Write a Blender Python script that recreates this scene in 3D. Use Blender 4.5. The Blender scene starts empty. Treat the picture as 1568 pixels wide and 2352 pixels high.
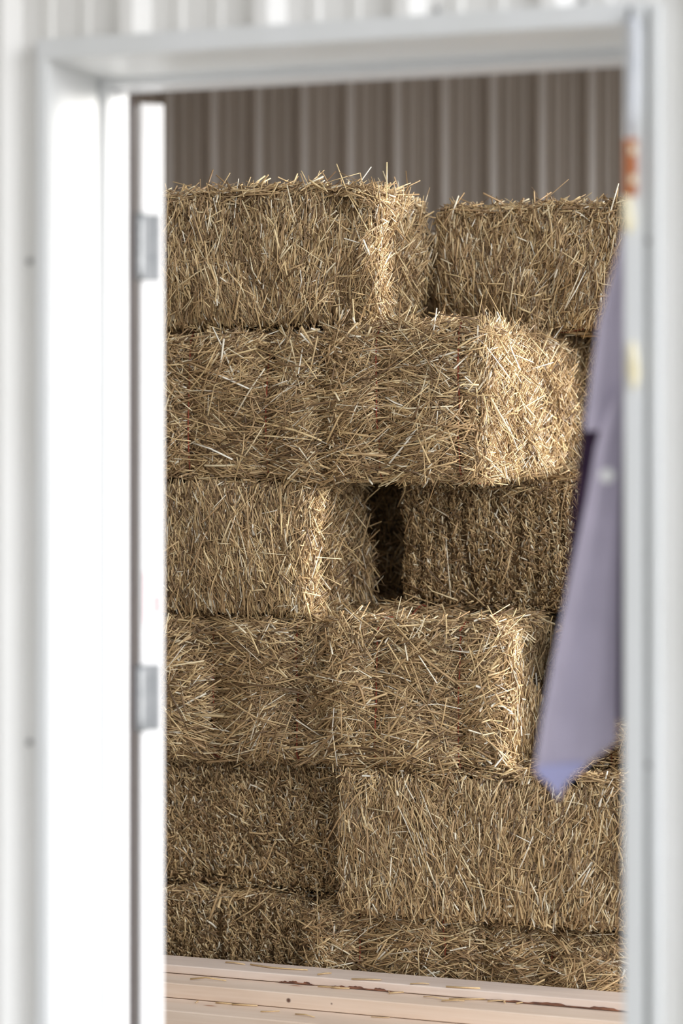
import bpy, bmesh, math, random
import numpy as np
from mathutils import Vector, Matrix

C = bpy.context.scene.collection
rng = np.random.default_rng(11)
random.seed(5)

# ------------------------------------------------------------------ camera
TH = math.radians(18.5)          # the camera looks this far left of the wall's normal
F = 5000.0                       # focal length in pixels of a 1568 px wide frame
D0, H, HOR = 3.2, 1.62, 1010.0   # distance to wall, eye height, horizon row
cam_d = bpy.data.cameras.new('camera')
cam = bpy.data.objects.new('camera', cam_d); C.objects.link(cam)
cam.location = (0, -D0, H)
cam.rotation_euler = (math.pi / 2, 0, TH)
cam_d.sensor_fit = 'HORIZONTAL'
cam_d.sensor_width = 24.0
cam_d.lens = F / 1568 * 24.0
cam_d.shift_y = -(1176 - HOR) / 1568
cam_d.clip_end = 300
cam_d.dof.use_dof = True
cam_d.dof.focus_distance = 5.9
cam_d.dof.aperture_fstop = 1.7
bpy.context.scene.camera = cam


def X(px, y):
    return -(y + D0) * math.tan(TH - math.atan((px - 784) / F))


def P(px, py, y):
    fx, fy = -math.sin(TH), math.cos(TH)
    rx, ry = math.cos(TH), math.sin(TH)
    a = (px - 784) / F
    d = Vector((fx + rx * a, fy + ry * a, (HOR - py) / F))
    return Vector((0, -D0, H)) + d * ((y + D0) / d.y)


# ------------------------------------------------------------------ materials
def mat(name, col, rough=.5, metal=0.0, spec=.5):
    m = bpy.data.materials.new(name); m.use_nodes = True
    b = m.node_tree.nodes['Principled BSDF']
    b.inputs['Base Color'].default_value = (*col, 1)
    b.inputs['Roughness'].default_value = rough
    b.inputs['Metallic'].default_value = metal
    b.inputs['Specular IOR Level'].default_value = spec
    return m, m.node_tree.nodes, m.node_tree.links, b


def ramp(nodes, stops):
    r = nodes.new('ShaderNodeValToRGB')
    e = r.color_ramp.elements
    while len(e) < len(stops):
        e.new(.5)
    for i, (p, c) in enumerate(stops):
        e[i].position = p; e[i].color = (*c, 1)
    return r


def noisy(name, c1, c2, scale, rough=.5, metal=0., spec=.5, stretch=(1, 1, 1), bump=0., detail=6., lo=.35, hi=.68):
    m, n, l, b = mat(name, c1, rough, metal, spec)
    tc = n.new('ShaderNodeTexCoord'); mp = n.new('ShaderNodeMapping')
    mp.inputs['Scale'].default_value = stretch
    no = n.new('ShaderNodeTexNoise'); no.inputs['Scale'].default_value = scale
    no.inputs['Detail'].default_value = detail
    l.new(tc.outputs['Object'], mp.inputs['Vector']); l.new(mp.outputs['Vector'], no.inputs['Vector'])
    r = ramp(n, [(lo, c1), (hi, c2)])
    l.new(no.outputs['Fac'], r.inputs['Fac']); l.new(r.outputs['Color'], b.inputs['Base Color'])
    if bump:
        bu = n.new('ShaderNodeBump'); bu.inputs['Strength'].default_value = bump
        bu.inputs['Distance'].default_value = .004
        l.new(no.outputs['Fac'], bu.inputs['Height']); l.new(bu.outputs['Normal'], b.inputs['Normal'])
    return m


M_panel = noisy('white_wall_panel', (.86, .85, .825), (.80, .79, .755), 5, .45, stretch=(1, 1, .35))
M_trim = noisy('white_trim', (.76, .77, .77), (.72, .73, .72), 9, .4, stretch=(1, 1, .2))
M_frame = noisy('white_frame_paint', (.70, .71, .72), (.66, .67, .68), 7, .38, stretch=(1, 1, .2))
M_door = noisy('white_door_paint', (.76, .76, .77), (.73, .73, .74), 6, .4)
M_back = noisy('taupe_wall_panel', (.40, .345, .295), (.35, .30, .255), 3, .3, stretch=(1, 1, .15))
M_steel = noisy('brushed_hinge_steel', (.27, .28, .29), (.21, .22, .23), 40, .5, .5)
M_gap = mat('dark_gap_shade', (.10, .085, .085), .8)[0]  # shade of the door gap put into the colour
M_red = mat('red_print', (.85, .12, .14), .5)[0]
M_pink = mat('faded_red_print', (.95, .66, .68), .5)[0]
M_label = mat('label_film', (.92, .92, .92), .4)[0]
M_concrete = noisy('concrete', (.46, .44, .41), (.36, .35, .33), 3, .85, bump=.2)
M_gravel = noisy('pale_gravel', (.55, .52, .47), (.38, .36, .32), 30, .9, bump=.5)
M_roof = noisy('roof_steel', (.55, .53, .50), (.45, .43, .40), 3, .5)
M_screw = mat('dull_screw', (.42, .42, .42), .4, .6)[0]
M_twine = noisy('orange_twine', (.34, .075, .035), (.22, .045, .022), 300, .8)

M_cloth = noisy('mauve_canvas', (.47, .43, .545), (.52, .475, .60), 14, .9, spec=.2, bump=.1)
M_hem = noisy('periwinkle_hem', (.42, .42, .68), (.46, .46, .72), 14, .9, spec=.2)
M_fold_shade = noisy('plum_fold_shade', (.055, .032, .062), (.075, .045, .085), 20, .95, spec=.1)  # dark tone carries the shade inside the garment's fold
M_strap = noisy('pale_webbing', (.62, .64, .68), (.70, .71, .74), 30, .8)
M_leather = noisy('rust_leather', (.42, .13, .045), (.50, .19, .08), 50, .6)
M_cream = noisy('cream_fleece', (.86, .77, .52), (.92, .86, .68), 60, .9)
M_snap = mat('white_snap', (.95, .95, .97), .25)[0]


def straw_mat():
    m, n, l, b = mat('straw', (.5, .36, .2), .36, 0, .55)
    g = n.new('ShaderNodeNewGeometry')
    r = ramp(n, [(0, (.12, .068, .032)), (.20, (.29, .18, .083)), (.42, (.515, .342, .175)),
                 (.66, (.645, .46, .235)), (.84, (.79, .60, .32)), (.93, (.83, .71, .47)), (1, (.94, .89, .76))])
    l.new(g.outputs['Random Per Island'], r.inputs['Fac'])
    no = n.new('ShaderNodeTexNoise'); no.inputs['Scale'].default_value = 160
    tc = n.new('ShaderNodeTexCoord'); l.new(tc.outputs['Object'], no.inputs['Vector'])
    mr = n.new('ShaderNodeMapRange'); mr.inputs['To Min'].default_value = .78; mr.inputs['To Max'].default_value = 1.2
    l.new(no.outputs['Fac'], mr.inputs['Value'])
    mx = n.new('ShaderNodeVectorMath'); mx.operation = 'SCALE'
    l.new(r.outputs['Color'], mx.inputs[0]); l.new(mr.outputs['Result'], mx.inputs['Scale'])
    l.new(mx.outputs['Vector'], b.inputs['Base Color'])
    return m


M_straw = straw_mat()
M_core = noisy('packed_straw_core', (.13, .08, .038), (.28, .18, .09), 90, .9, spec=.1, stretch=(1, 1, .3), bump=.8)  # core colour darkened to deepen the shade between stalks


def wood_mat(name, c1, c2, knot, knots=()):
    m, n, l, b = mat(name, c1, .6)
    tc = n.new('ShaderNodeTexCoord'); mp = n.new('ShaderNodeMapping')
    mp.inputs['Scale'].default_value = (.9, 11, 22)
    l.new(tc.outputs['Object'], mp.inputs['Vector'])
    no = n.new('ShaderNodeTexNoise'); no.inputs['Scale'].default_value = 3; no.inputs['Detail'].default_value = 8
    no.inputs['Distortion'].default_value = .6
    l.new(mp.outputs['Vector'], no.inputs['Vector'])
    r = ramp(n, [(.3, c1), (.62, c2)]); l.new(no.outputs['Fac'], r.inputs['Fac'])
    # small dark knots
    mp2 = n.new('ShaderNodeMapping'); mp2.inputs['Scale'].default_value = (3.2, 9, 9)
    l.new(tc.outputs['Object'], mp2.inputs['Vector'])
    vo = n.new('ShaderNodeTexVoronoi'); vo.inputs['Scale'].default_value = 1.0
    l.new(mp2.outputs['Vector'], vo.inputs['Vector'])
    k = ramp(n, [(.03, knot), (.075, (1, 1, 1))]); l.new(vo.outputs['Distance'], k.inputs['Fac'])
    mx = n.new('ShaderNodeMix'); mx.data_type = 'RGBA'; mx.blend_type = 'MULTIPLY'; mx.inputs['Factor'].default_value = 1
    l.new(r.outputs['Color'], mx.inputs['A']); l.new(k.outputs['Color'], mx.inputs['B'])
    last = mx.outputs['Result']
    for kx, ky, kz, kr in knots:
        ds = n.new('ShaderNodeVectorMath'); ds.operation = 'DISTANCE'; ds.inputs[1].default_value = (kx, ky, kz)
        l.new(tc.outputs['Object'], ds.inputs[0])
        rr = ramp(n, [(kr * .8, (.13, .06, .04)), (kr * 1.5, (1, 1, 1))]); l.new(ds.outputs['Value'], rr.inputs['Fac'])
        m2 = n.new('ShaderNodeMix'); m2.data_type = 'RGBA'; m2.blend_type = 'MULTIPLY'; m2.inputs['Factor'].default_value = 1
        l.new(last, m2.inputs['A']); l.new(rr.outputs['Color'], m2.inputs['B']); last = m2.outputs['Result']
    l.new(last, b.inputs['Base Color'])
    return m


M_bark = noisy('bark', (.10, .045, .03), (.30, .13, .07), 40, .9, stretch=(1, 3, 3), bump=.8)
KN = P(662, 2299, 2.199)
M_wood = wood_mat('pale_pine', (.70, .545, .42), (.77, .63, .51), (.6, .4, .3))
M_woodk = wood_mat('pale_pine_with_knot', (.70, .545, .42), (.77, .63, .51), (.6, .4, .3), [(KN.x + 1.45, -.07, KN.z - .1195, .0045), (KN.x + 1.57, -.07, KN.z - .1185, .002)])
M_wood2 = wood_mat('pink_pine', (.68, .55, .46), (.76, .64, .55), (.40, .2, .1))
M_wood3 = wood_mat('grey_pine', (.58, .46, .35), (.66, .52, .39), (.40, .2, .1))


# ------------------------------------------------------------------ helpers
def link(name, me, m, parent=None):
    o = bpy.data.objects.new(name, me); C.objects.link(o)
    for mm in (m if isinstance(m, (list, tuple)) else [m]):
        me.materials.append(mm)
    if parent:
        o.parent = parent
    return o


def obj(name, bm, m, parent=None, smooth=False):
    me = bpy.data.meshes.new(name)
    bmesh.ops.recalc_face_normals(bm, faces=bm.faces[:])
    bm.to_mesh(me); bm.free()
    if smooth:
        me.polygons.foreach_set('use_smooth', [True] * len(me.polygons))
    return link(name, me, m, parent)


def tag(o, label, cat, group=None):
    o['label'] = label; o['category'] = cat
    if group:
        o['group'] = group
    return o


def struct(o, label=None, cat=None):
    o['kind'] = 'structure'
    if label:
        o['label'] = label; o['category'] = cat
    return o


def empty(name, loc, rz=0):
    o = bpy.data.objects.new(name, None); C.objects.link(o)
    o.location = loc; o.rotation_euler = (0, 0, rz); o.empty_display_size = .1
    return o


def box(bm, x0, x1, y0, y1, z0, z1, bev=0.0):
    r = bmesh.ops.create_cube(bm, size=1)
    vs = r['verts']
    for v in vs:
        v.co = Vector(((x0 + x1) / 2 + v.co.x * (x1 - x0), (y0 + y1) / 2 + v.co.y * (y1 - y0), (z0 + z1) / 2 + v.co.z * (z1 - z0)))
    if bev:
        es = list({e for v in vs for e in v.link_edges})
        bmesh.ops.bevel(bm, geom=es, offset=bev, segments=2, affect='EDGES', profile=.5)


def tube(bm, pts, r, n=6, closed=False):
    pts = [Vector(p) for p in pts]; k = len(pts); rings = []
    for i, p in enumerate(pts):
        a = pts[i - 1] if (i or closed) else p
        b = pts[(i + 1) % k] if (i < k - 1 or closed) else p
        t = (b - a).normalized()
        s = t.cross(Vector((.13, .27, .95)))
        if s.length < .1:
            s = t.cross(Vector((1, 0, 0)))
        s.normalize(); u = t.cross(s)
        rings.append([bm.verts.new(p + r * (s * math.cos(2 * math.pi * j / n) + u * math.sin(2 * math.pi * j / n))) for j in range(n)])
    for i in range(k if closed else k - 1):
        A, B = rings[i], rings[(i + 1) % k]
        for j in range(n):
            bm.faces.new((A[j], A[(j + 1) % n], B[(j + 1) % n], B[j]))
    if not closed:
        bm.faces.new(rings[0]); bm.faces.new(rings[-1][::-1])


def rib_profile(x0, x1, rib0, out):
    """y offsets of a 9 inch pitch ribbed steel sheet; out=-1 ribs stand towards -y."""
    pts = []
    k = math.floor((x0 - rib0) / .229) - 1
    xs = []
    while True:
        c = rib0 + k * .229
        if c - .12 > x1:
            break
        xs += [(c - .036, 0), (c - .011, .022), (c + .011, .022), (c + .036, 0)]
        for q in (.229 / 3 + .005, 2 * .229 / 3 - .005):
            xs += [(c + q - .012, 0), (c + q - .006, .004), (c + q + .006, .004), (c + q + .012, 0)]
        k += 1
    xs = [(x, out * h) for x, h in xs]
    f = lambda x: float(np.interp(x, [a for a, _ in xs], [b for _, b in xs]))
    inner = [(x, h) for x, h in xs if x0 < x < x1]
    return [(x0, f(x0))] + inner + [(x1, f(x1))]


def ribbed(bm, x0, x1, z0, z1, y, rib0, out, thick=.0015):
    pr = rib_profile(x0, x1, rib0, out)
    rows = []
    for dy in (0, thick):
        lo = [bm.verts.new((x, y + h + dy, z0)) for x, h in pr]
        hi = [bm.verts.new((x, y + h + dy, z1)) for x, h in pr]
        rows.append((lo, hi))
        for i in range(len(pr) - 1):
            bm.faces.new((lo[i], lo[i + 1], hi[i + 1], hi[i]))
    (a, b), (c, d) = rows
    for i in range(len(pr) - 1):
        bm.faces.new((a[i], a[i + 1], c[i + 1], c[i])); bm.faces.new((b[i], b[i + 1], d[i + 1], d[i]))
    bm.faces.new((a[0], b[0], d[0], c[0])); bm.faces.new((a[-1], b[-1], d[-1], c[-1]))


# ------------------------------------------------------------------ the building
OL, OR, OT = -1.561, -0.624, H + .612      # opening of the casing on the wall's face
FL, FR, FT = -1.5415, -0.647, H + .597      # inside of the door frame
RIB = -1.425                               # a major rib of the front sheet
WX0, WX1 = -6.0, -.40                       # the front wall's ends (unseen open bay added on the right to light the bales)
RZ, BY, EX = 3.9, 6.47, 3.7

bm = bmesh.new()
ribbed(bm, WX0, OL - .018, 0, RZ, 0, RIB, -1)
ribbed(bm, OR + .045, WX1, 0, RZ, 0, RIB, -1)
ribbed(bm, OL - .018, OR + .045, OT + .03, RZ, 0, RIB, -1)
box(bm, WX0, OL - .003, .004, .165, 0, RZ)
box(bm, OR + .003, WX1, .004, .165, 0, RZ)
box(bm, OL - .003, OR + .003, .004, .165, OT + .003, RZ)
struct(obj('wall_front', bm, M_panel))

bm = bmesh.new(); ribbed(bm, -7, EX, 0, RZ, BY, X(1023, BY) - .02, -1)
box(bm, -7, EX, BY + .01, BY + .14, 0, RZ)
struct(obj('wall_back', bm, M_back))
bm = bmesh.new(); box(bm, WX0 - .14, WX0, -.02, BY + .14, 0, RZ); struct(obj('wall_left', bm, M_back))
bm = bmesh.new(); box(bm, WX0 - .2, EX, 0, BY + .2, -.12, 0); struct(obj('floor', bm, M_concrete))
bm = bmesh.new(); box(bm, -60, 60, -60, 60, -.3, -.125); struct(obj('ground', bm, M_gravel))
bm = bmesh.new(); box(bm, EX - .14, EX, 5.6, BY + .01, 0, RZ); struct(obj('sun_stop_wall', bm, M_back))  # unseen wall added to block sun, cut short to let some through
# roof with an unseen long opening added to light the bale fronts
bm = bmesh.new()
box(bm, WX0 - .3, EX + .1, -.3, .45, RZ, RZ + .1)
box(bm, WX0 - .3, -4.6, .45, 2.1, RZ, RZ + .1)
box(bm, WX0 - .3, EX + .1, 2.1, BY + .4, RZ, RZ + .1)
struct(obj('ceiling', bm, M_roof))

# unseen lean-to roof added to dim the front wall
bm = bmesh.new(); box(bm, WX0, -.2, -2.3, -.03, 3.15, 3.22); struct(obj('shade_roof', bm, M_roof))

# casing around the opening: front flange and return of each side
bm = bmesh.new()
box(bm, OL - .021, OL, -.026, .168, 0, OT + .03, .003)
tl = struct(obj('trim_1', bm, M_trim))
bm = bmesh.new()
box(bm, OL - .021, OR + .03, -.027, .168, OT, OT + .034, .003)
th = struct(obj('trim_2', bm, M_trim))
bm = bmesh.new()
box(bm, OR, OR + .030, -.026, .168, 0, OT - .001, .003)
box(bm, OR + .0295, OR + .041, -.012, .01, 0, OT + .03, .002)
box(bm, OR + .0405, OR + .055, -.030, .01, 0, OT + .03, .003)
tr = struct(obj('trim_3', bm, M_trim))


def screw(parent, x, y, z):
    b_ = bmesh.new()
    r = bmesh.ops.create_cone(b_, cap_ends=True, segments=10, radius1=.006, radius2=.004, depth=.006)
    bmesh.ops.rotate(b_, verts=b_.verts[:], cent=(0, 0, 0), matrix=Matrix.Rotation(math.pi / 2, 3, 'X'))
    bmesh.ops.translate(b_, verts=b_.verts[:], vec=(x, y, z))
    return obj('screw', b_, M_screw, parent, True)


for py in (555, 1755):
    screw(tr, OR + .035, -.014, P(1497, py, 0).z)
wf = bpy.data.objects['wall_front']
for py in (600, 1705):
    screw(wf, X(68, 0), -.003, P(68, py, 0).z)
for px in (1005, 1340):
    screw(wf, X(px, 0), -.003, P(px, 18 if px > 1100 else 40, 0).z + .012)

# steel door frame: two jambs and a head, each with a stop
bm = bmesh.new()
for s, a, b in ((1, OL - .003, FL), (-1, FR, OR + .003)):
    box(bm, a, b, .168, .250, 0, FT + .03, .003)
box(bm, OL - .003, OR + .003, .169, .249, FT, OT + .01, .003)
struct(obj('trim_4', bm, M_frame))

# the door, hinged on the left jamb and swung far into the room
hx, hy = FL + .0155, .262
door = empty('door_1', (hx, hy, 0), math.radians(126))
struct(door)
DT = FT - .012
bm = bmesh.new(); box(bm, .013, .903, -.045, -.002, .012, DT, .003)
obj('door_leaf', bm, M_door, door)
for za, zb in ((1.15, 1.95), (.2, .95)):
    bm = bmesh.new(); box(bm, .14, .76, -.002, .002, za, zb, .002); obj('raised_panel', bm, M_door, door)
for py in (567, 1604, 2600):
    zc = P(312, py, hy).z
    hg = bmesh.new(); box(hg, .0105, .0135, -.038, -.001, zc - .057, zc + .057, .001)
    h = obj('hinge', hg, M_steel, door)
    k = bmesh.new(); tube(k, [(0, .001, zc - .057 + i * .019) for i in range(7)], .0075, 12)
    for i in range(1, 6):
        tube(k, [(0, .001, zc - .057 + i * .0228 - .0012), (0, .001, zc - .057 + i * .0228 + .0012)], .0082, 12)
    obj('hinge_knuckle', k, M_steel, h, True)
    lf = bmesh.new(); box(lf, -.003, -.0005, -.012, .004, zc - .057, zc + .057, .001)
    lo = obj('jamb_leaf', lf, M_steel, h)
zz = P(345, 1375, hy).z
bm = bmesh.new(); box(bm, .0122, .0135, -.038, -.010, zz - .048, zz + .048); lab = obj('rating_label', bm, M_label, door)
bm = bmesh.new(); box(bm, .0118, .0128, -.0165, -.0105, zz - .045, zz + .045); obj('label_stripe', bm, M_pink, lab)
bm = bmesh.new()
box(bm, .0118, .0128, -.036, -.029, zz - .028, zz + .004); obj('label_mark', bm, M_red, lab)
# dark strip put in for the shade in the gap between frame and door
bm = bmesh.new(); box(bm, FL - .016, FL + .007, .2505, .256, .01, FT - .005, .002)
struct(obj('gap_shade_strip', bm, M_gap))
# corner post of the added open bay
bm = bmesh.new(); box(bm, EX - .2, EX, 0, .2, 0, RZ); struct(obj('wall_post', bm, M_panel))


# ------------------------------------------------------------------ straw bales
FACES = {
    'front': ((0, -1, 0), (1, 0, 0), (0, 0, 1)), 'back': ((0, 1, 0), (-1, 0, 0), (0, 0, 1)),
    'right': ((1, 0, 0), (0, 1, 0), (0, 0, 1)), 'left': ((-1, 0, 0), (0, -1, 0), (0, 0, 1)),
    'top': ((0, 0, 1), (1, 0, 0), (0, 1, 0)), 'bottom': ((0, 0, -1), (1, 0, 0), (0, -1, 0)),
}
#            mean ang, sd, uniform share, tilt sd, length, log sd, width, straws per square metre
STYLE = {
    'side': (90, 19, .18, .14, .050, .48, .0033, 47000),
    'shaggy': (90, 26, .20, .34, .056, .45, .0034, 42000),
    'end': (4, 28, .26, .10, .094, .50, .0038, 33000),
    'cut': (90, 34, .22, .50, .030, .42, .0034, 50000),
    'top': (0, 60, .5, .22, .065, .40, .0040, 18000),
    'thin': (90, 40, .3, .15, .060, .40, .0042, 7000),
}


class Bale:
    def __init__(s, dims, strings, axis, R, seed, flute=0., pinch=.03):
        s.h = np.array(dims) / 2; s.strings = strings; s.axis = axis   # strings lie in planes of constant x (axis 0) or y (axis 1)
        s.R = R; s.r = np.random.default_rng(seed); s.flute = flute; s.pinch = pinch
        s.ph = s.r.uniform(0, 6.28, (6, 12)); s.fr = s.r.normal(0, 1, (6, 12, 2)) * 14

    def valley(s, u, v):
        w = u + .007 * np.sin(v * 15 + u * 21) + .003 * np.sin(v * 41 + u * 60)
        return (1 - np.abs(np.sin(math.pi * w / .052 + 1.5 * np.sin(u * 15)))) * (.72 + .28 * np.sin(u * 37 + v * 11))

    def surf(s, face, u, v):
        n, U, V = (np.array(a, float) for a in FACES[face])
        hu, hv, hn = abs(U) @ s.h, abs(V) @ s.h, abs(n) @ s.h
        fi = list(FACES).index(face)
        d = np.zeros_like(u)
        for k in range(12):
            d += np.sin(u * s.fr[fi, k, 0] + v * s.fr[fi, k, 1] + s.ph[fi, k]) * .0042
        d += .010 * (1 - (v / hv) ** 2) if face not in ('top', 'bottom') else 0
        q = u * U[s.axis] if abs(U[s.axis]) else (v * V[s.axis] if abs(V[s.axis]) else None)
        if q is not None:
            for x in s.strings:
                d -= s.pinch * np.exp(-((q - x) / .026) ** 2)
        if s.flute and face in ('front', 'back'):
            d -= s.flute * s.valley(u, v) ** 1.4 * np.clip(1.2 - (np.abs(v) / hv) ** 3, 0, 1)
        R = s.R
        a = np.clip(R - (hu - np.abs(u)), 0, R); b = np.clip(R - (hv - np.abs(v)), 0, R)
        rt = np.sqrt(np.maximum(R * R - a * a - b * b, (R * .12) ** 2))
        p = u[:, None] * U + v[:, None] * V + (hn + d - (R - rt))[:, None] * n
        nn = rt[:, None] * n + (np.sign(u) * a)[:, None] * U + (np.sign(v) * b)[:, None] * V
        nn /= np.linalg.norm(nn, axis=1, keepdims=True)
        return p, nn, n, U, V, hu, hv


def straw_arrays(c, d, nrm, L, W, r):
    """Four-sided stalks of three rings; c centres, d unit directions, nrm approximate normals."""
    N = len(c)
    s = np.cross(d, nrm); s /= np.maximum(np.linalg.norm(s, axis=1, keepdims=True), 1e-6)
    t = np.cross(s, d)
    roll = r.uniform(0, 6.28, N)[:, None]
    a, b = s * np.cos(roll) + t * np.sin(roll), -s * np.sin(roll) + t * np.cos(roll)
    mid = c + (s * r.normal(0, .045, (N, 1)) + t * r.normal(0, .02, (N, 1))) * L[:, None] + d * (L * r.uniform(-.2, .2, N))[:, None]
    ends = [c - d * (L / 2)[:, None], mid, c + d * (L / 2)[:, None]]
    hw = (W / 2)[:, None]; fl = r.uniform(.45, .9, N)[:, None]
    V = np.empty((N, 12, 3))
    for k, e in enumerate(ends):
        tp = (1, 1, .8)[k]
        for j, (ca, cb) in enumerate(((1, 0), (0, 1), (-1, 0), (0, -1))):
            V[:, k * 4 + j] = e + a * (ca * hw * tp) + b * (cb * hw * fl * tp)
    q = []
    for k in range(2):
        for j in range(4):
            q.append((k * 4 + j, k * 4 + (j + 1) % 4, k * 4 + 4 + (j + 1) % 4, k * 4 + 4 + j))
    q += [(3, 2, 1, 0), (8, 9, 10, 11)]
    Q = np.array(q)[None] + (np.arange(N) * 12)[:, None, None]
    return V.reshape(-1, 3), Q.reshape(-1, 4)


def quad_mesh(name, V, Q, mi=None):
    me = bpy.data.meshes.new(name)
    me.vertices.add(len(V)); me.vertices.foreach_set('co', V.astype(np.float32).ravel())
    me.loops.add(Q.size); me.loops.foreach_set('vertex_index', Q.astype(np.int32).ravel())
    me.polygons.add(len(Q))
    me.polygons.foreach_set('loop_start', np.arange(0, Q.size, 4, dtype=np.int32))
    me.polygons.foreach_set('use_smooth', np.ones(len(Q), dtype=bool))
    if mi is not None:
        me.polygons.foreach_set('material_index', mi.astype(np.int32))
    me.update(calc_edges=True)
    return me


def make_bale(label, cx, y0, z0, dims, faces, strings, axis, seed, rz=0., flute=0., pinch=.03, R=.036, fuzz=1., topfuzz=.12, group='straw bales in the stack', extra=()):
    """cx centre in x, y0 the front plane, z0 the underside."""
    b = Bale(dims, strings, axis, R, seed, flute, pinch); r = b.r
    root = empty('straw_bale', (cx - math.sin(rz) * dims[1] / 2, y0 + math.cos(rz) * dims[1] / 2, z0), rz)
    tag(root, label, 'straw bale', group)
    Vs, Qs, mi, off = [], [], [], 0
    up = np.array((0, 0, dims[2] / 2))
    # packed core, 16 mm under the stalks
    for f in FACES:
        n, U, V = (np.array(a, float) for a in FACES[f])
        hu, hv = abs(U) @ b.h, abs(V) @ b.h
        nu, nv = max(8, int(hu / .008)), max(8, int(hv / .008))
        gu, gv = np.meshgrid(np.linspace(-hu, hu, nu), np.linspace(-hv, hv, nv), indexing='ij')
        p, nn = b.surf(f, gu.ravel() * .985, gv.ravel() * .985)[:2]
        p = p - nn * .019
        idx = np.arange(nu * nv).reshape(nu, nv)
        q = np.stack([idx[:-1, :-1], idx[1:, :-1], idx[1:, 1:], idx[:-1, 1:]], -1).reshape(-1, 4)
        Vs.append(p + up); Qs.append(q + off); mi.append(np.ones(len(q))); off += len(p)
    for f, st in faces.items():
        am, asd, uni, tilt, lm, lsd, w, dens = STYLE[st]
        n, U, V = (np.array(a, float) for a in FACES[f])
        hu, hv = abs(U) @ b.h, abs(V) @ b.h
        N = int(4 * hu * hv * dens)
        u, v = r.uniform(-hu, hu, N), r.uniform(-hv, hv, N)
        if st == 'side':
            v *= .93
        L = np.clip(lm * np.exp(r.normal(0, lsd, N)), .012, .24)
        long_ = r.random(N) < .016; L[long_] = np.clip(L[long_] * 2.2, .08, .22)
        edge_v = np.clip((hv - np.abs(v)) / .07, .35, 1)
        if st in ('side', 'cut', 'thin'):
            L *= edge_v
        p, nn, _, _, _, hu, hv = b.surf(f, u, v)
        ang = np.radians(am + r.normal(0, asd, N))
        if st == 'side':                     # slow drift of the flakes
            ang += .16 * np.sin(u * 9 + b.ph[0, 0]) + .12 * np.sin(v * 14 + u * 5 + b.ph[0, 1])
        if st == 'end' and strings:
            xs = np.array(strings); k = np.argmin(np.abs(u[:, None] - xs[None]), 1); dx = u - xs[k]
            near = np.exp(-(dx / .07) ** 2)
            ang += np.radians(38) * (v / hv) * np.sign(dx) * near + np.radians(24) * np.sin(u * 11 + v * 15 + b.ph[1, 0])
        iso = r.random(N) < uni; ang[iso] = r.uniform(0, math.pi, iso.sum())
        if b.strings and ((f in ('front', 'back', 'top', 'bottom') and axis == 0) or (f in ('right', 'left', 'top') and axis == 1)):
            q = (p @ np.eye(3)[axis])
            dq = np.min(np.abs(q[:, None] - np.array(strings)[None]), 1)
            L = np.where(dq < .045, np.minimum(L, .02 + dq * 1.5), L)
        # tangent frame of the rounded surface
        t1 = U[None] - nn * (nn @ U)[:, None]; t1 /= np.linalg.norm(t1, axis=1, keepdims=True)
        t2 = np.cross(nn, t1); t2 *= np.sign(t2 @ V)[:, None]
        ti = r.normal(0, tilt, N)
        loose = r.random(N) < .030 * fuzz
        ti[loose] = np.abs(r.normal(.35, .3, loose.sum()))
        if st == 'cut':
            ti = np.abs(ti)
        d = t1 * np.cos(ang)[:, None] + t2 * np.sin(ang)[:, None]
        d = d * np.cos(ti)[:, None] + nn * np.sin(ti)[:, None]
        d /= np.linalg.norm(d, axis=1, keepdims=True)
        dep = r.uniform(-.021, .004, N) + np.abs(np.sin(ti)) * L * .22
        dep[loose] += .006
        dep = np.where(np.abs(ti) > .12, dep, dep + r.normal(0, .002, N))
        c = p + nn * dep[:, None]
        tip = np.abs(np.stack([c + d * (L / 2)[:, None], c - d * (L / 2)[:, None]])).max(0) - b.h
        keep = (tip[:, 0] < (.085 if st == 'shaggy' else .038)) & ((tip[:, 2] < .022) | ((c[:, 2] > 0) & (topfuzz > r.random(N)))) & (tip[:, 1] < .075)
        if f in ('left', 'bottom'):
            keep &= tip.max(1) < .012
        if flute and f == 'front':
            L = L * (.65 if flute > .02 else .9)
            keep &= r.random(N) > np.clip(1.2 * b.valley(u, v) - .15, 0, .8) * min(1, flute / .03)
        c, d, nn, L, N = c[keep], d[keep], nn[keep], L[keep], int(keep.sum())
        W = np.clip(w * np.exp(r.normal(0, .32, N)), .0014, .0075)
        a, q = straw_arrays(c, d, nn, L, W, r)
        Vs.append(a + up); Qs.append(q + off); mi.append(np.zeros(len(q))); off += len(a)
    # long single stalks named by hand: (u, v, angle, length, tilt) on the front face
    extra = list(extra)
    for _ in range(26 if axis == 0 else 12):
        extra.append((r.uniform(-.9, .9) * b.h[0], r.uniform(-.8, .8) * b.h[2], r.normal(0 if axis == 0 else 90, 45), r.uniform(.11, .21), r.uniform(0, .09)))
    if len(extra):
        e = np.array(extra, float)
        p, nn, n, U, V = b.surf('front', e[:, 0], e[:, 1])[:5]
        a_ = np.radians(e[:, 2]); d = U * np.cos(a_)[:, None] + V * np.sin(a_)[:, None]
        d = d + nn * e[:, 4][:, None]; d /= np.linalg.norm(d, axis=1, keepdims=True)
        a, q = straw_arrays(p + nn * .012, d, nn, e[:, 3], r.uniform(.0036, .0050, len(e)), r)
        Vs.append(a + up); Qs.append(q + off); mi.append(np.zeros(len(q))); off += len(a)
    me = quad_mesh('packed_straw', np.concatenate(Vs), np.concatenate(Qs), np.concatenate(mi))
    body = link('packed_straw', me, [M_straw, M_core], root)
    # twine: closed loops round the bale
    hx_, hy_, hz_ = b.h
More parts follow.
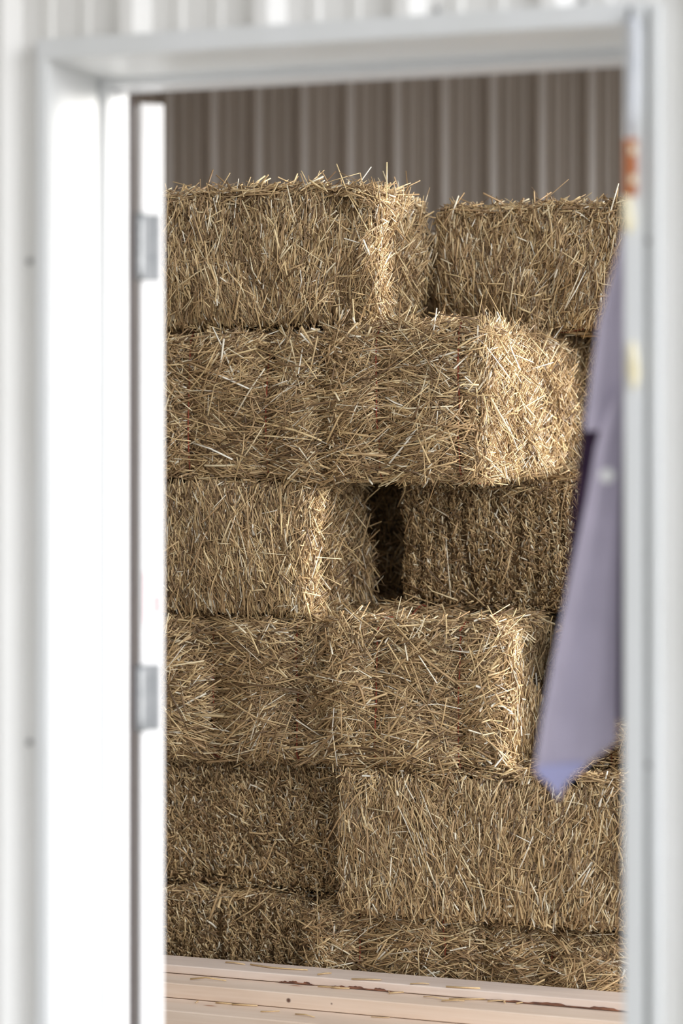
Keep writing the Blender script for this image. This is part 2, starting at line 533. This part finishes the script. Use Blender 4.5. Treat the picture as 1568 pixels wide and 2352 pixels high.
    for x in strings:
        loop = []
        seq = (('front', 1), ('top', 1), ('back', -1), ('bottom', 1)) if axis == 0 else (('left', 1), ('top', 1), ('right', -1), ('bottom', -1))
        jit = np.cumsum(r.normal(0, .0012, 400)); k = 0
        for f, sg in seq:
            n, U, V = (np.array(a, float) for a in FACES[f])
            hu, hv = abs(U) @ b.h, abs(V) @ b.h
            along = np.linspace(-.97, .97, 22)
            if axis == 0:
                if f in ('front', 'back'):
                    v = along * hv * sg; u = np.full(22, x * U[0])
                else:
                    v = along * hv; u = np.full(22, x)
                    if f == 'bottom':
                        v = along * hv
            else:
                if f in ('left', 'right'):
                    v = along * hv * sg; u = np.full(22, x * U[1])
                else:
                    u = along * hu * sg; v = np.full(22, x * V[1])
            p, nn = b.surf(f, u, v)[:2]
            p = p + nn * .0130
            for i, pt in enumerate(p + up):
                k += 1
                pt = pt.copy(); pt[axis] += jit[k] * .6
                loop.append(pt)
        tb = bmesh.new(); tube(tb, loop, .0021, 5, True)
        obj('twine', tb, M_twine, root, True)
    return root


def long_bale(label, y, z0, h, px_right=None, px_left=None, ln=.95, front='side', seed=1, rz=0., flute=0., pinch=.028, faces=None, **k):
    x = X(px_right, y) - ln / 2 if px_right is not None else X(px_left, y) + ln / 2
    fs = {'front': front, 'right': 'side', 'top': 'top', 'left': 'thin', 'bottom': 'thin'}
    fs.update(faces or {})
    return make_bale(label, x, y, z0, (ln, .46, h), fs, (-.115, .115), 1, seed, rz, flute, pinch, **k)


def end_bale(label, y, z0, h, px0, px1, tw, seed=1, rz=0., pinch=.015, faces=None, **k):
    x0, x1 = X(px0, y), X(px1, y)
    cx = (x0 + x1) / 2
    fs = {'front': 'end', 'right': 'side', 'top': 'top', 'left': 'thin', 'bottom': 'thin'}
    fs.update(faces or {})
    return make_bale(label, cx, y, z0, (x1 - x0, .95, h), fs, tuple(X(t, y) - cx for t in tw), 0, seed, rz, 0., pinch, **k)


Z6, Z5, Z4, Z3, Z2 = .345, .73, 1.122, 1.513, 1.925
# bottom row
long_bale('bottom straw bale at left behind the lumber, fluted cut side facing out', 2.52, 0, Z6, px_right=705, front='cut', seed=61, flute=.026)
end_bale('bottom straw bale behind the lumber, second from the left, two twines on its end', 2.45, 0, Z6 - .01, 712, 1108, (821, 1020), seed=62)
end_bale('bottom straw bale at far right behind the lumber, beside the white jamb', 2.45, 0, Z6 - .02, 1114, 1512, (1265, 1455), seed=63)
# second row from the floor
long_bale('dark set-back straw bale at left, second row up from the lumber, chopped side out', 2.55, Z6, Z5 - Z6, px_right=790, front='cut', seed=51, flute=.013)
long_bale('long straw bale jutting forward at lower right under the hanging cloth', 2.38, Z6 - .01, Z5 - Z6 + .01, px_left=780, ln=1.0, front='side', seed=52,
          faces={'left': 'side'})
# third row from the floor
end_bale('twine-tied bale end at left, directly below the long bale beside the dark hole', 2.47, Z5, Z4 - Z5, 352, 742, (490, 680), seed=41)
end_bale('twine-tied bale end directly below the dark hole in the stack', 2.40, Z5, Z4 - Z5 - .008, 748, 1158, (862, 1055), seed=42, rz=-.02, R=.05, topfuzz=.45,
         extra=[(-.08, -.12, -80, .20, .06), (-.20, -.2, 20, .20, .10), (.21, .05, 15, .12, .2), (.22, 0, -12, .14, .2), (.10, .05, 62, .16, .1), (.02, .17, 75, .09, .2)])
end_bale('straw bale mostly hidden behind the lower half of the hanging cloth', 2.62, Z5, Z4 - Z5, 1300, 1690, (1400, 1590), seed=43)
# fourth row from the floor
long_bale('long straw bale to the left of the dark hole in the stack', 2.46, Z4, Z3 - Z4, px_right=712, front='side', seed=31, pinch=.045, faces={'right': 'shaggy'},
          extra=[(.313, .05, -84, .24, .06), (.40, .05, -65, .24, .06), (.26, .08, 80, .14, .08), (.44, -.05, 70, .16, .1)])
long_bale('straw bale right of the dark hole with fluted chopped side facing out', 2.84, Z4 + .004, Z3 - Z4 - .004, px_left=925, front='cut', seed=32, flute=.028)
long_bale('straw bale deep in the shadow inside the dark hole', 3.32, Z4 + .004, Z3 - Z4 - .01, px_left=760, front='thin', seed=33)
# fifth row from the floor
end_bale('twine-tied bale end at left under the top-left long bale', 2.47, Z3, Z2 - Z3 - .006, 350, 738, (432, 617), seed=21, rz=-.08)
end_bale('twine-tied bale end in the middle with its right side in bright sun', 2.43, Z3, Z2 - Z3 + .004, 742, 1106, (870, 1058), seed=22, rz=-.11, topfuzz=.8, faces={'right': 'shaggy'},
         extra=[(-.20, -.19, 21, .25, .05), (-.16, -.18, 32, .18, .08), (-.19, -.13, 88, .20, .05), (.09, -.21, 72, .16, .1), (.02, .12, -35, .25, .08),
                (.16, -.08, 75, .20, .1), (.18, .14, 30, .15, .15), (.2, .17, 12, .10, .2), (-.12, .17, -25, .2, .12), (-.05, .18, 8, .2, .1)])
long_bale('straw bale behind the upper part of the hanging cloth, set back', 3.3, Z3, Z2 - Z3 - .01, px_left=1352, front='side', seed=23)
# top row
long_bale('top-left long straw bale with its right end lit by the sun', 2.49, Z2, .385, px_right=852, front='side', seed=11, fuzz=1.6, topfuzz=1., faces={'right': 'shaggy'},
          extra=[(-.014, .20, 75, .11, 0), (.09, .19, 62, .09, 0), (.43, .20, 55, .11, 0), (.33, .19, 120, .07, 0), (.24, .2, 70, .07, 0)])
long_bale('top straw bale sunk back in the gap between the two long top bales', 3.41, Z2, .35, px_left=880, front='side', seed=12)
long_bale('top-right long straw bale reaching behind the white door jamb', 2.91, Z2 + .004, .362, px_left=1000, front='side', seed=13, fuzz=1.6, topfuzz=1.,
          faces={'left': 'side'})

# ------------------------------------------------------------------ lumber
def board(label, x0, x1, y0, y1, z0, z1, m, rz=0.):
    b_ = bmesh.new(); box(b_, -(x1 - x0) / 2, (x1 - x0) / 2, -(y1 - y0) / 2, (y1 - y0) / 2, 0, z1 - z0, .003)
    # the faintest bow, as sawn lumber has
    o = obj('lumber_board', b_, m)
    o.location = ((x0 + x1) / 2, (y0 + y1) / 2, z0); o.rotation_euler.z = rz
    return tag(o, label, 'board', 'pine boards in the lumber stack')


RZB = -.004
tb_ = board('thin top board of the lumber stack, touching the straw bales', -3.5, .4, 2.292, 2.395, .1625, .185, M_wood2, RZB)
for pa, pb in ((1128, 1452), (640, 720), (760, 900)):
    b_ = bmesh.new(); xa, xb = X(pa, 2.29) + 1.55, X(pb, 2.29) + 1.55
    k = 30; lo, hi, bk = [], [], []
    for i in range(k + 1):
        t = i / k; x = xa + (xb - xa) * t; hgt = (.0046 + .0022 * math.sin(i * i * 1.7 + 2) + .0012 * math.sin(i * .6)) * min(1, 6 * t + .15, 6 * (1 - t) + .15)
        lo.append(b_.verts.new((x, -.0535, .0002))); hi.append(b_.verts.new((x, -.0533, .0002 + hgt))); bk.append(b_.verts.new((x, -.045, .0002 + hgt * .5)))
    for i in range(k):
        b_.faces.new((lo[i], lo[i + 1], hi[i + 1], hi[i])); b_.faces.new((hi[i], hi[i + 1], bk[i + 1], bk[i])); b_.faces.new((bk[i], bk[i + 1], lo[i + 1], lo[i]))
    b_.faces.new((lo[0], hi[0], bk[0])); b_.faces.new((lo[-1], bk[-1], hi[-1]))
    o = obj('bark_edge', b_, M_bark, tb_); o['label'] = 'dark brown bark left along the lower edge'
board('thick pale board second from the top, with a small dark knot', -3.4, .5, 2.199, 2.339, .1205, .1605, M_woodk, RZB)
board('front board third from the top of the lumber stack, lowest in the picture', -3.6, .3, 2.084, 2.224, .0785, .119, M_wood, RZB)
board('rear board of the third lumber layer hidden under the upper boards', -3.5, .3, 2.227, 2.367, .0785, .119, M_wood3, RZB)
for i, (z0, z1) in enumerate(((0, .038), (.039, .078))):
    for y0 in (2.075, 2.218):
        board('board in the two lowest layers of the lumber stack, below the picture', -3.5, .35, y0, y0 + .14, z0, z1, M_wood3, RZB)

# loose stalks on the boards
r = np.random.default_rng(77)
spots = [(478, 2250, 5, .10), (540, 2212, -4, .06), (640, 2221, -2, .17), (452, 2300, 60, .02), (515, 2304, 0, .05), (562, 2308, 4, .07), (620, 2322, 15, .05),
         (745, 2236, 25, .04), (770, 2255, 6, .06), (790, 2262, 3, .05), (840, 2250, 8, .08), (905, 2268, -40, .03), (915, 2275, 20, .04), (960, 2262, 10, .05),
         (1060, 2270, 5, .09), (1100, 2278, 12, .12), (1160, 2280, 14, .05), (1165, 2292, -40, .03), (1205, 2290, 30, .02), (1000, 2292, -6, .07), (1040, 2298, 10, .06),
         (880, 2330, 7, .05), (700, 2332, -8, .06)]
for i, (px, py, a, L) in enumerate(spots):
    # the topmost board under the pixel
    for zt, ya, yb in ((.1865, 2.293, 2.395), (.163, 2.2, 2.292), (.1205, 2.085, 2.199)):
        d = P(px, py, 1.0) - Vector((0, -D0, H)); t = (zt + .002 - H) / d.z
        p = Vector((0, -D0, H)) + d * t
        if p.y > ya - .01:
            break
    p.y = min(max(p.y, ya + .006), yb - .01)
    v, q = straw_arrays(np.zeros((1, 3)), np.array([[1., 0, 0]]), np.array([[0, 0, 1.]]), np.array([L]), np.array([.0045]), r)
    o = link('straw_stalk', quad_mesh('straw_stalk', v, q), M_straw)
    o.location = (p.x, p.y, zt + .0015); o.rotation_euler = (0, 0, math.radians(a * 1.6))
    tag(o, 'loose straw stalk lying on the pine boards', 'straw', 'loose stalks on the boards')

# ------------------------------------------------------------------ garment hanging in the opening
gar = empty('hanging_garment', P(1445, 40, .02))
tag(gar, 'mauve canvas garment hanging by a strap in the doorway at the right jamb', 'garment')
inv = gar.location


def itp(py, tab):
    return float(np.interp(py, [t[0] for t in tab], [t[1] for t in tab]))


def sheet(name, m, left, right, top, bot, yf, nu=14, nv=40, thick=.003, parent=gar):
    """cloth panel; left/right tables give its edges, top/bot its hems across u, yf(u,v) the depth."""
    b_ = bmesh.new(); g = []
    for i in range(nu + 1):
        u = i / nu; col = []
        for j in range(nv + 1):
            v = j / nv; py = itp(u, top) + (itp(u, bot) - itp(u, top)) * v
            px = itp(py, left) * (1 - u) + itp(py, right) * u
            col.append(b_.verts.new(P(px, py, yf(u, v)) - inv))
        g.append(col)
    for i in range(nu):
        for j in range(nv):
            b_.faces.new((g[i][j], g[i + 1][j], g[i + 1][j + 1], g[i][j + 1]))
    o = obj(name, b_, m, parent, True)
    s = o.modifiers.new('thickness', 'SOLIDIFY'); s.thickness = thick; s.offset = 0
    return o


sheet('upper_panel', M_cloth, [(450, 1446), (560, 1425), (740, 1376), (950, 1348), (1000, 1343)], [(450, 1452), (1000, 1440)],
      [(0, 455), (1, 470)], [(0, 990), (1, 985)], lambda u, v: .125 - .03 * math.sin(u * 3.1) - .006 * math.sin(u * 9))
sheet('fold_shade', M_fold_shade, [(900, 1352), (930, 1345), (1150, 1319), (1300, 1304), (1680, 1262)], [(840, 1450), (1700, 1449)],  # dark sheet stands in for shade in the fold and beside the jamb
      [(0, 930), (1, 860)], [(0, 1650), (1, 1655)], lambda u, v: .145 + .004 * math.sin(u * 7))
sheet('front_panel', M_cloth, [(880, 1412), (930, 1394), (970, 1384), (1030, 1368), (1150, 1348), (1300, 1316), (1500, 1274), (1650, 1246), (1770, 1229), (1840, 1229)],
      [(880, 1434), (1150, 1423), (1500, 1419), (1650, 1416), (1840, 1412)],
      [(0, 990), (.25, 925), (.6, 895), (1, 885)], [(0, 1770), (.28, 1775), (.6, 1762), (1, 1702)],
      lambda u, v: .105 - .034 * math.sin(.25 + u * 2.7) + .005 * math.sin(u * 11 + v * 3))
sheet('folded_hem', M_hem, [(1700, 1236), (1770, 1229), (1785, 1234), (1840, 1272)], [(1700, 1385), (1760, 1345), (1840, 1292)],
      [(0, 1760), (1, 1748)], [(0, 1775), (.5, 1840), (1, 1762)], lambda u, v: .072, nu=12, nv=10)
bm = bmesh.new(); tube(bm, [P(1446, 38, -.034) - inv, P(1455, 60, -.036) - inv, P(1455, 120, -.032) - inv, P(1452, 230, -.03) - inv, P(1450, 330, -.012) - inv], .009, 10)
for v in bm.verts:
    v.co.y = (v.co.y) * .6 + (-.03 - inv.y) * .4
obj('strap', bm, M_strap, gar, True)
bm = bmesh.new(); a = P(1448, 318, -.036) - inv; b_ = P(1446, 450, -.036) - inv
box(bm, a.x - .010, a.x + .009, a.y - .004, a.y + .004, b_.z, a.z, .002)
lt = obj('leather_tab', bm, M_leather, gar)
for py in (345, 412):
    bm = bmesh.new(); q = P(1452, py, -.041) - inv; box(bm, q.x - .004, q.x + .005, q.y - .001, q.y + .003, q.z - .006, q.z + .006, .001); obj('stitching', bm, M_cream, lt)
for px, py, hh, ya in ((1442, 490, .030, -.036), (1454, 838, .036, -.036)):
    bm = bmesh.new(); bmesh.ops.create_uvsphere(bm, u_segments=14, v_segments=10, radius=1)
    q = P(px, py, ya) - inv
    for v in bm.verts:
        k = 1 + .18 * math.sin(v.co.z * 5 + v.co.x * 4)
        v.co = Vector((q.x + v.co.x * .0085 * k + v.co.z * -.002, q.y + v.co.y * .006 * k, q.z + v.co.z * hh))
    o = obj('fleece_tuft', bm, M_cream, gar, True)
bm = bmesh.new(); bmesh.ops.create_cone(bm, cap_ends=True, segments=20, radius1=.013, radius2=.011, depth=.005)
bmesh.ops.rotate(bm, verts=bm.verts[:], cent=(0, 0, 0), matrix=Matrix.Rotation(math.pi / 2, 3, 'X'))
bmesh.ops.translate(bm, verts=bm.verts[:], vec=P(1393, 1092, .068) - inv)
o = obj('snap_button', bm, M_snap, gar, True); o['label'] = 'round white snap button'
bm = bmesh.new(); q = P(1450, 42, -.028) - inv
tube(bm, [(q.x, q.y + .0, q.z + .004), (q.x, q.y - .012, q.z), (q.x, q.y - .014, q.z + .014)], .004, 8)
hk = obj('coat_hook', bm, M_steel, th, True)
hk.location = inv

# ------------------------------------------------------------------ light
sd = bpy.data.lights.new('sun', 'SUN'); so = bpy.data.objects.new('sun', sd); C.objects.link(so)
az, el = math.radians(-14.5), math.radians(3.5)
to_sun = Vector((math.cos(el) * math.cos(az), -math.cos(el) * math.sin(az), math.sin(el)))
so.rotation_euler = to_sun.to_track_quat('Z', 'Y').to_euler()
so.location = to_sun * 20
sd.energy = 3.7; sd.angle = math.radians(5); sd.color = (1, .96, .91)
w = bpy.data.worlds.new('world'); bpy.context.scene.world = w; w.use_nodes = True
bg = w.node_tree.nodes['Background']
tc = w.node_tree.nodes.new('ShaderNodeTexCoord'); sx = w.node_tree.nodes.new('ShaderNodeSeparateXYZ')
w.node_tree.links.new(tc.outputs['Generated'], sx.inputs['Vector'])
rp = ramp(w.node_tree.nodes, [(0, (.62, .60, .57)), (.5, (.99, .975, .97)), (1, (.77, .86, 1.0))])
mp = w.node_tree.nodes.new('ShaderNodeMapRange'); mp.inputs['From Min'].default_value = -1
w.node_tree.links.new(sx.outputs['Z'], mp.inputs['Value']); w.node_tree.links.new(mp.outputs['Result'], rp.inputs['Fac'])
w.node_tree.links.new(rp.outputs['Color'], bg.inputs['Color'])
# sky brightening added low on the right to lift the wall ribs
wn, wl = w.node_tree.nodes, w.node_tree.links
dt = wn.new('ShaderNodeVectorMath'); dt.operation = 'DOT_PRODUCT'; dt.inputs[1].default_value = Vector((.93, -.22, .30)).normalized()
wl.new(tc.outputs['Generated'], dt.inputs[0])
cl = wn.new('ShaderNodeMath'); cl.operation = 'MAXIMUM'; cl.inputs[1].default_value = 0; wl.new(dt.outputs['Value'], cl.inputs[0])
pw = wn.new('ShaderNodeMath'); pw.operation = 'POWER'; pw.inputs[1].default_value = 5; wl.new(cl.outputs[0], pw.inputs[0])
ma = wn.new('ShaderNodeMath'); ma.operation = 'MULTIPLY_ADD'; ma.inputs[1].default_value = 3.6; ma.inputs[2].default_value = .50
wl.new(pw.outputs[0], ma.inputs[0]); wl.new(ma.outputs[0], bg.inputs['Strength'])

sc = bpy.context.scene
sc.view_settings.view_transform = 'Standard'; sc.view_settings.look = 'None'
sc.view_settings.exposure = .57; sc.view_settings.gamma = 1; sc.view_settings.use_curve_mapping = False
sc.cycles.max_bounces = 8; sc.cycles.diffuse_bounces = 5
